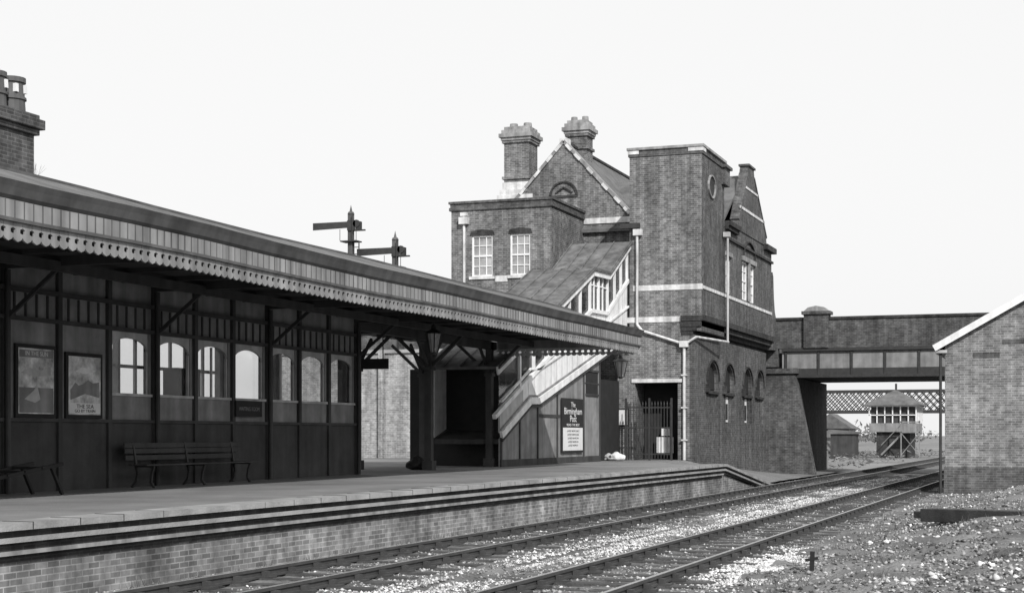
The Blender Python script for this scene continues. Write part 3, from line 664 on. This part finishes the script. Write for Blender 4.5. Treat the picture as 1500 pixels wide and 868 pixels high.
b=MB(); b.prism([(76.0,6.0),(76.9,6.0),(76.9,7.6),(76.6,7.9),(76.35,8.6),(76.2,9.6),(76.0,9.8)],'X',-14.5,-14.1); b.build('swept_wing','brick_side',br)
MB().box(-17,-14.0,YB-.12,YB+.3,5.2,6.1).build('parapet_return','brick_side',br)

# lattice footbridge
lf=empty('lattice_footbridge'); b=MB(); YL=160
for y in (YL,YL+2):
    b.box(-45,4,y-.08,y+.08,4.0,4.3); b.box(-45,4,y-.08,y+.08,6.1,6.36)
    x=-45
    while x<4:
        for k in (0,.7): b.bar((x+k,y,4.25),(x+k+1.8,y,6.2),.08,.17,up=(0,1,0)); b.bar((x+k+1.8,y,4.25),(x+k,y,6.2),.08,.17,up=(0,1,0))
        x+=1.4
b.box(-45,4,YL+.09,YL+1.9,4.05,4.15)
for x in (-27,-11.5,-3): 
    for y in (YL,YL+2): b.box(x-.15,x+.15,y-.15,y+.15,-.3,4.0)
b.build('lattice_girders','iron',lf)
# signal box
sg=empty('signal_box'); 
MB().box(-17.5,-14.5,146,151,-.3,2.1).build('brick_base','brick_dark',sg)
MB().box(-18.1,-13.9,145.6,151.4,2.1,2.9).build('cabin_lower','mid',sg)
MB().box(-17.95,-14.05,145.8,151.2,2.9,4.4).build('cabin_glass','dark',sg)
b=MB()
for i in range(7): x=-18.1+4.2*i/6; b.box(x-.05,x+.05,145.55,145.7,2.9,4.4)
for i in range(6): y=145.6+5.8*i/5; b.box(-13.95,-13.85,y-.08,y+.08,2.9,4.4)
b.box(-18.15,-13.85,145.55,145.68,3.6,3.68); b.box(-18.2,-13.8,145.5,151.5,4.4,4.55); b.build('window_frames','white',sg)
b=MB(); x0,x1,y0,y1=-18.7,-13.3,145,152
b.add([(x0,y0,4.52),(x1,y0,4.52),(x1,y1,4.52),(x0,y1,4.52),(-16,147.6,6.0),(-16,149.4,6.0)],[(0,1,4),(1,2,5,4),(2,3,5),(3,0,4,5),(0,3,2,1)]); b.build('roof','slate',sg)
b=MB(); b.tube((-16,148.5,5.8),(-16,148.5,6.6),.1); b.build('finial','iron',sg)
b=MB(); b.bar((-16.9,144.6,0),(-14.9,144.6,2.1),.12,.16); b.bar((-16.9,144.6,.9),(-14.9,144.6,3.0),.06); b.box(-15.2,-13.4,144.2,145.6,2.0,2.12)
for x in (-15.1,-13.5): b.box(x-.05,x+.05,144.2,144.3,-.2,3.1)
b.bar((-15.1,144.25,0),(-13.5,144.25,2.0),.06); b.bar((-13.5,144.25,0),(-15.1,144.25,2.0),.06)
b.box(-15.2,-13.4,144.2,144.25,2.95,3.05); b.build('steps','mid',sg)
h=empty('lineside_hut'); MB().box(-27,-23,168,173,-.3,2.6).build('walls','mid',h); MB().prism([(-27.4,2.5),(-22.6,2.5),(-25,4.1)],'Y',167.7,173.3).build('roof','slate',h)
h=empty('lineside_hut'); MB().box(-20.8,-18.6,140,142,-.3,1.9).build('walls','dark',h); MB().prism([(-21,1.9),(-18.4,1.9),(-18.4,2.1),(-21,2.3)],'Y',139.8,142.2).build('roof','slate',h)
sp=empty('scrub'); b=MB(); random.seed(21)
for _ in range(6500):
    x=random.uniform(-40,-12.9) if random.random()<.7 else random.uniform(-3.5,6); y=random.uniform(92,190); s=random.uniform(.05,.16); z=-.3+random.uniform(0,.6)*(.3+max(0,nz(x,y,.15)*1.8))
    vs=[(x+random.gauss(0,s),y+random.gauss(0,s),z+random.uniform(0,s*2)) for _ in range(3)]; b.add(vs,[(0,1,2)])
b.build('scrub_leaves','foliage',sp,recalc=False)

def treeline():
    vs=[];fs=[]
    def leaf(x,y,z,s):
        d=[Vector((random.gauss(0,1),random.gauss(0,1),random.gauss(0,1))).normalized()*s for _ in range(3)]; o=len(vs)
        for k in d: vs.append((x+k.x,y+k.y,z+k.z))
        fs.append((o,o+1,o+2))
    for t in range(110):
        tx=random.uniform(-230,140); ty=random.uniform(300,420); H=random.uniform(2.5,5.5)
        for _ in range(140):
            a=random.uniform(0,6.28); r=random.uniform(0,1)**.6*H*.9; leaf(tx+r*math.cos(a),ty+r*math.sin(a),random.uniform(-.5,1)*H*.5*(1.1-r/H)+H*.3,random.uniform(.25,.7))
    b=MB(); b.v=vs;b.f=fs; b.build('distant_trees','foliage',recalc=False)
treeline()
def bare_tree(x,y,H,seed,sp=.42,lv=6):
    random.seed(seed); b=MB()
    def br_(p,d,l,r,n):
        q=p+d*l; b.tube(p,q,r,r*.7,5)
        if n==0: return
        for _ in range(3 if n>1 else 4):
            nd=(d+Vector((random.gauss(0,sp),random.gauss(0,sp),random.gauss(.1,.25)))).normalized(); br_(q,nd,l*random.uniform(.58,.74),r*.55,n-1)
    br_(Vector((x,y,-.3)),Vector((0,0,1)),H*.36,H*.015,lv); b.build('bare_tree','bark')
bare_tree(-46.2,60,15.2,11,.17,6)
bare_tree(-7,215,6,5); bare_tree(-13,230,5.5,8)

# ---------------------------------------------------------------- signals
def signal(x,y,top,arm):
    s=empty('semaphore_signal'); b=MB(); b.box(x-.11,x+.11,y-.11,y+.11,.8,top); b.tube((x,y,top),(x,y,top+.1),.16,.12); b.tube((x,y,top+.1),(x,y,top+.42),.07,.0)
    b.build('post','gutter',s)
    b=MB(); b.prism([(x-1.8,arm-.17),(x-.1,arm-.13),(x-.1,arm+.15),(x-1.8,arm+.15)],'Y',y-.2,y-.16); b.box(x-.1,x+.3,y-.2,y-.16,arm-.25,arm+.2); b.tube((x+.35,y-.2,arm+.05),(x+.35,y-.14,arm+.05),.17,.17,12)
    b.box(x+.05,x+.75,y-.16,y-.05,arm-.28,arm-.22); b.box(x+.3,x+.5,y-.15,y+.1,arm-.25,arm+.15); b.box(x-.4,x+.4,y-.3,y+.3,arm-.75,arm-.7)
    b.build('arm','iron',s)
    b=MB()
    for k in range(24): b.box(x+.14,x+.4,y-.02,y+.02,arm-1-.3*k,arm-.97-.3*k)
    b.box(x+.13,x+.16,y-.03,y+.03,arm-8,arm-.7); b.box(x+.38,x+.41,y-.03,y+.03,arm-8,arm-.7); b.tube((x+.2,y-.3,arm-.7),(x+.2,y-.3,arm+.5),.02)
    b.bar((x-.4,y-.3,arm-.7),(x-.4,y-.3,arm-.2),.02); b.bar((x+.4,y-.3,arm-.7),(x+.4,y-.3,arm-.2),.02); b.build('ladder','iron',s)
signal(-30.6,62.9,11.7,11.2); signal(-28.75,63.6,10.55,10.05)
s=empty('telegraph_pole'); b=MB(); b.tube((-26.3,70,.8),(-26.3,70,10.6),.12,.09); 
for z in (10.3,9.9,9.5): b.box(-27.2,-25.4,69.9,69.98,z,z+.08)
b.build('pole_and_arms','bark',s)

# ---------------------------------------------------------------- brick building on right
hb=empty('brick_building'); YH=54.8
prof=[(-4.28,-.3),(5.9,-.3),(5.9,4.85),(.8,7.75),(-4.28,4.85)]
MB().prism(prof,'Y',YH,70).build('walls','brick_hut',hb)
MB().prism([(-4.55,4.72),(.8,7.78),(6.2,4.72),(6.2,4.86),(.8,7.94),(-4.55,4.86)],'Y',YH-.22,70.2).build('roof','slate',hb)
b=MB(); b.bar((-4.62,YH-.26,4.78),(.8,YH-.26,7.87),.06,.22); b.bar((6.2,YH-.26,4.78),(.8,YH-.26,7.87),.06,.22); b.build('barge_boards','white',hb)
b=MB(); b.box(-4.6,-4.2,YH-.2,70,4.62,4.72); b.build('eaves','cream',hb)
b=MB(); b.box(-3.35,-2.5,YH-.02,YH+.05,4.45,4.62); b.box(-2.4,-1.2,YH-.02,YH+.05,4.9,5.05); b.build('brick_panel','brick_side',hb)
MB().box(-4.31,5.93,YH-.03,YH+.1,-.3,.75).build('plinth','brick_side',hb)
b=MB(); b.tube((-4.42,YH-.05,4.7),(-4.42,YH-.05,-.2),.05); b.build('downpipe','iron',hb)

tb=empty('timber_baulk'); b=MB(); b.bar((-2.75,31.5,.28),(1.5,26.5,.46),.45,.26); b.bar((-2.4,31.9,.08),(1.6,27.6,.3),.5,.24); b.bar((-3.1,33.2,.2),(-1.2,30.2,.25),.28,.14); b.build('baulks','sleeper',tb,bevel=.02)
ws=empty('wooden_stake'); b=MB(); b.bar((-3.6,22.4,-.3),(-3.58,22.38,.18),.06); b.bar((-3.68,22.38,.05),(-3.5,22.36,.09),.04); b.build('stake','vdark',ws)
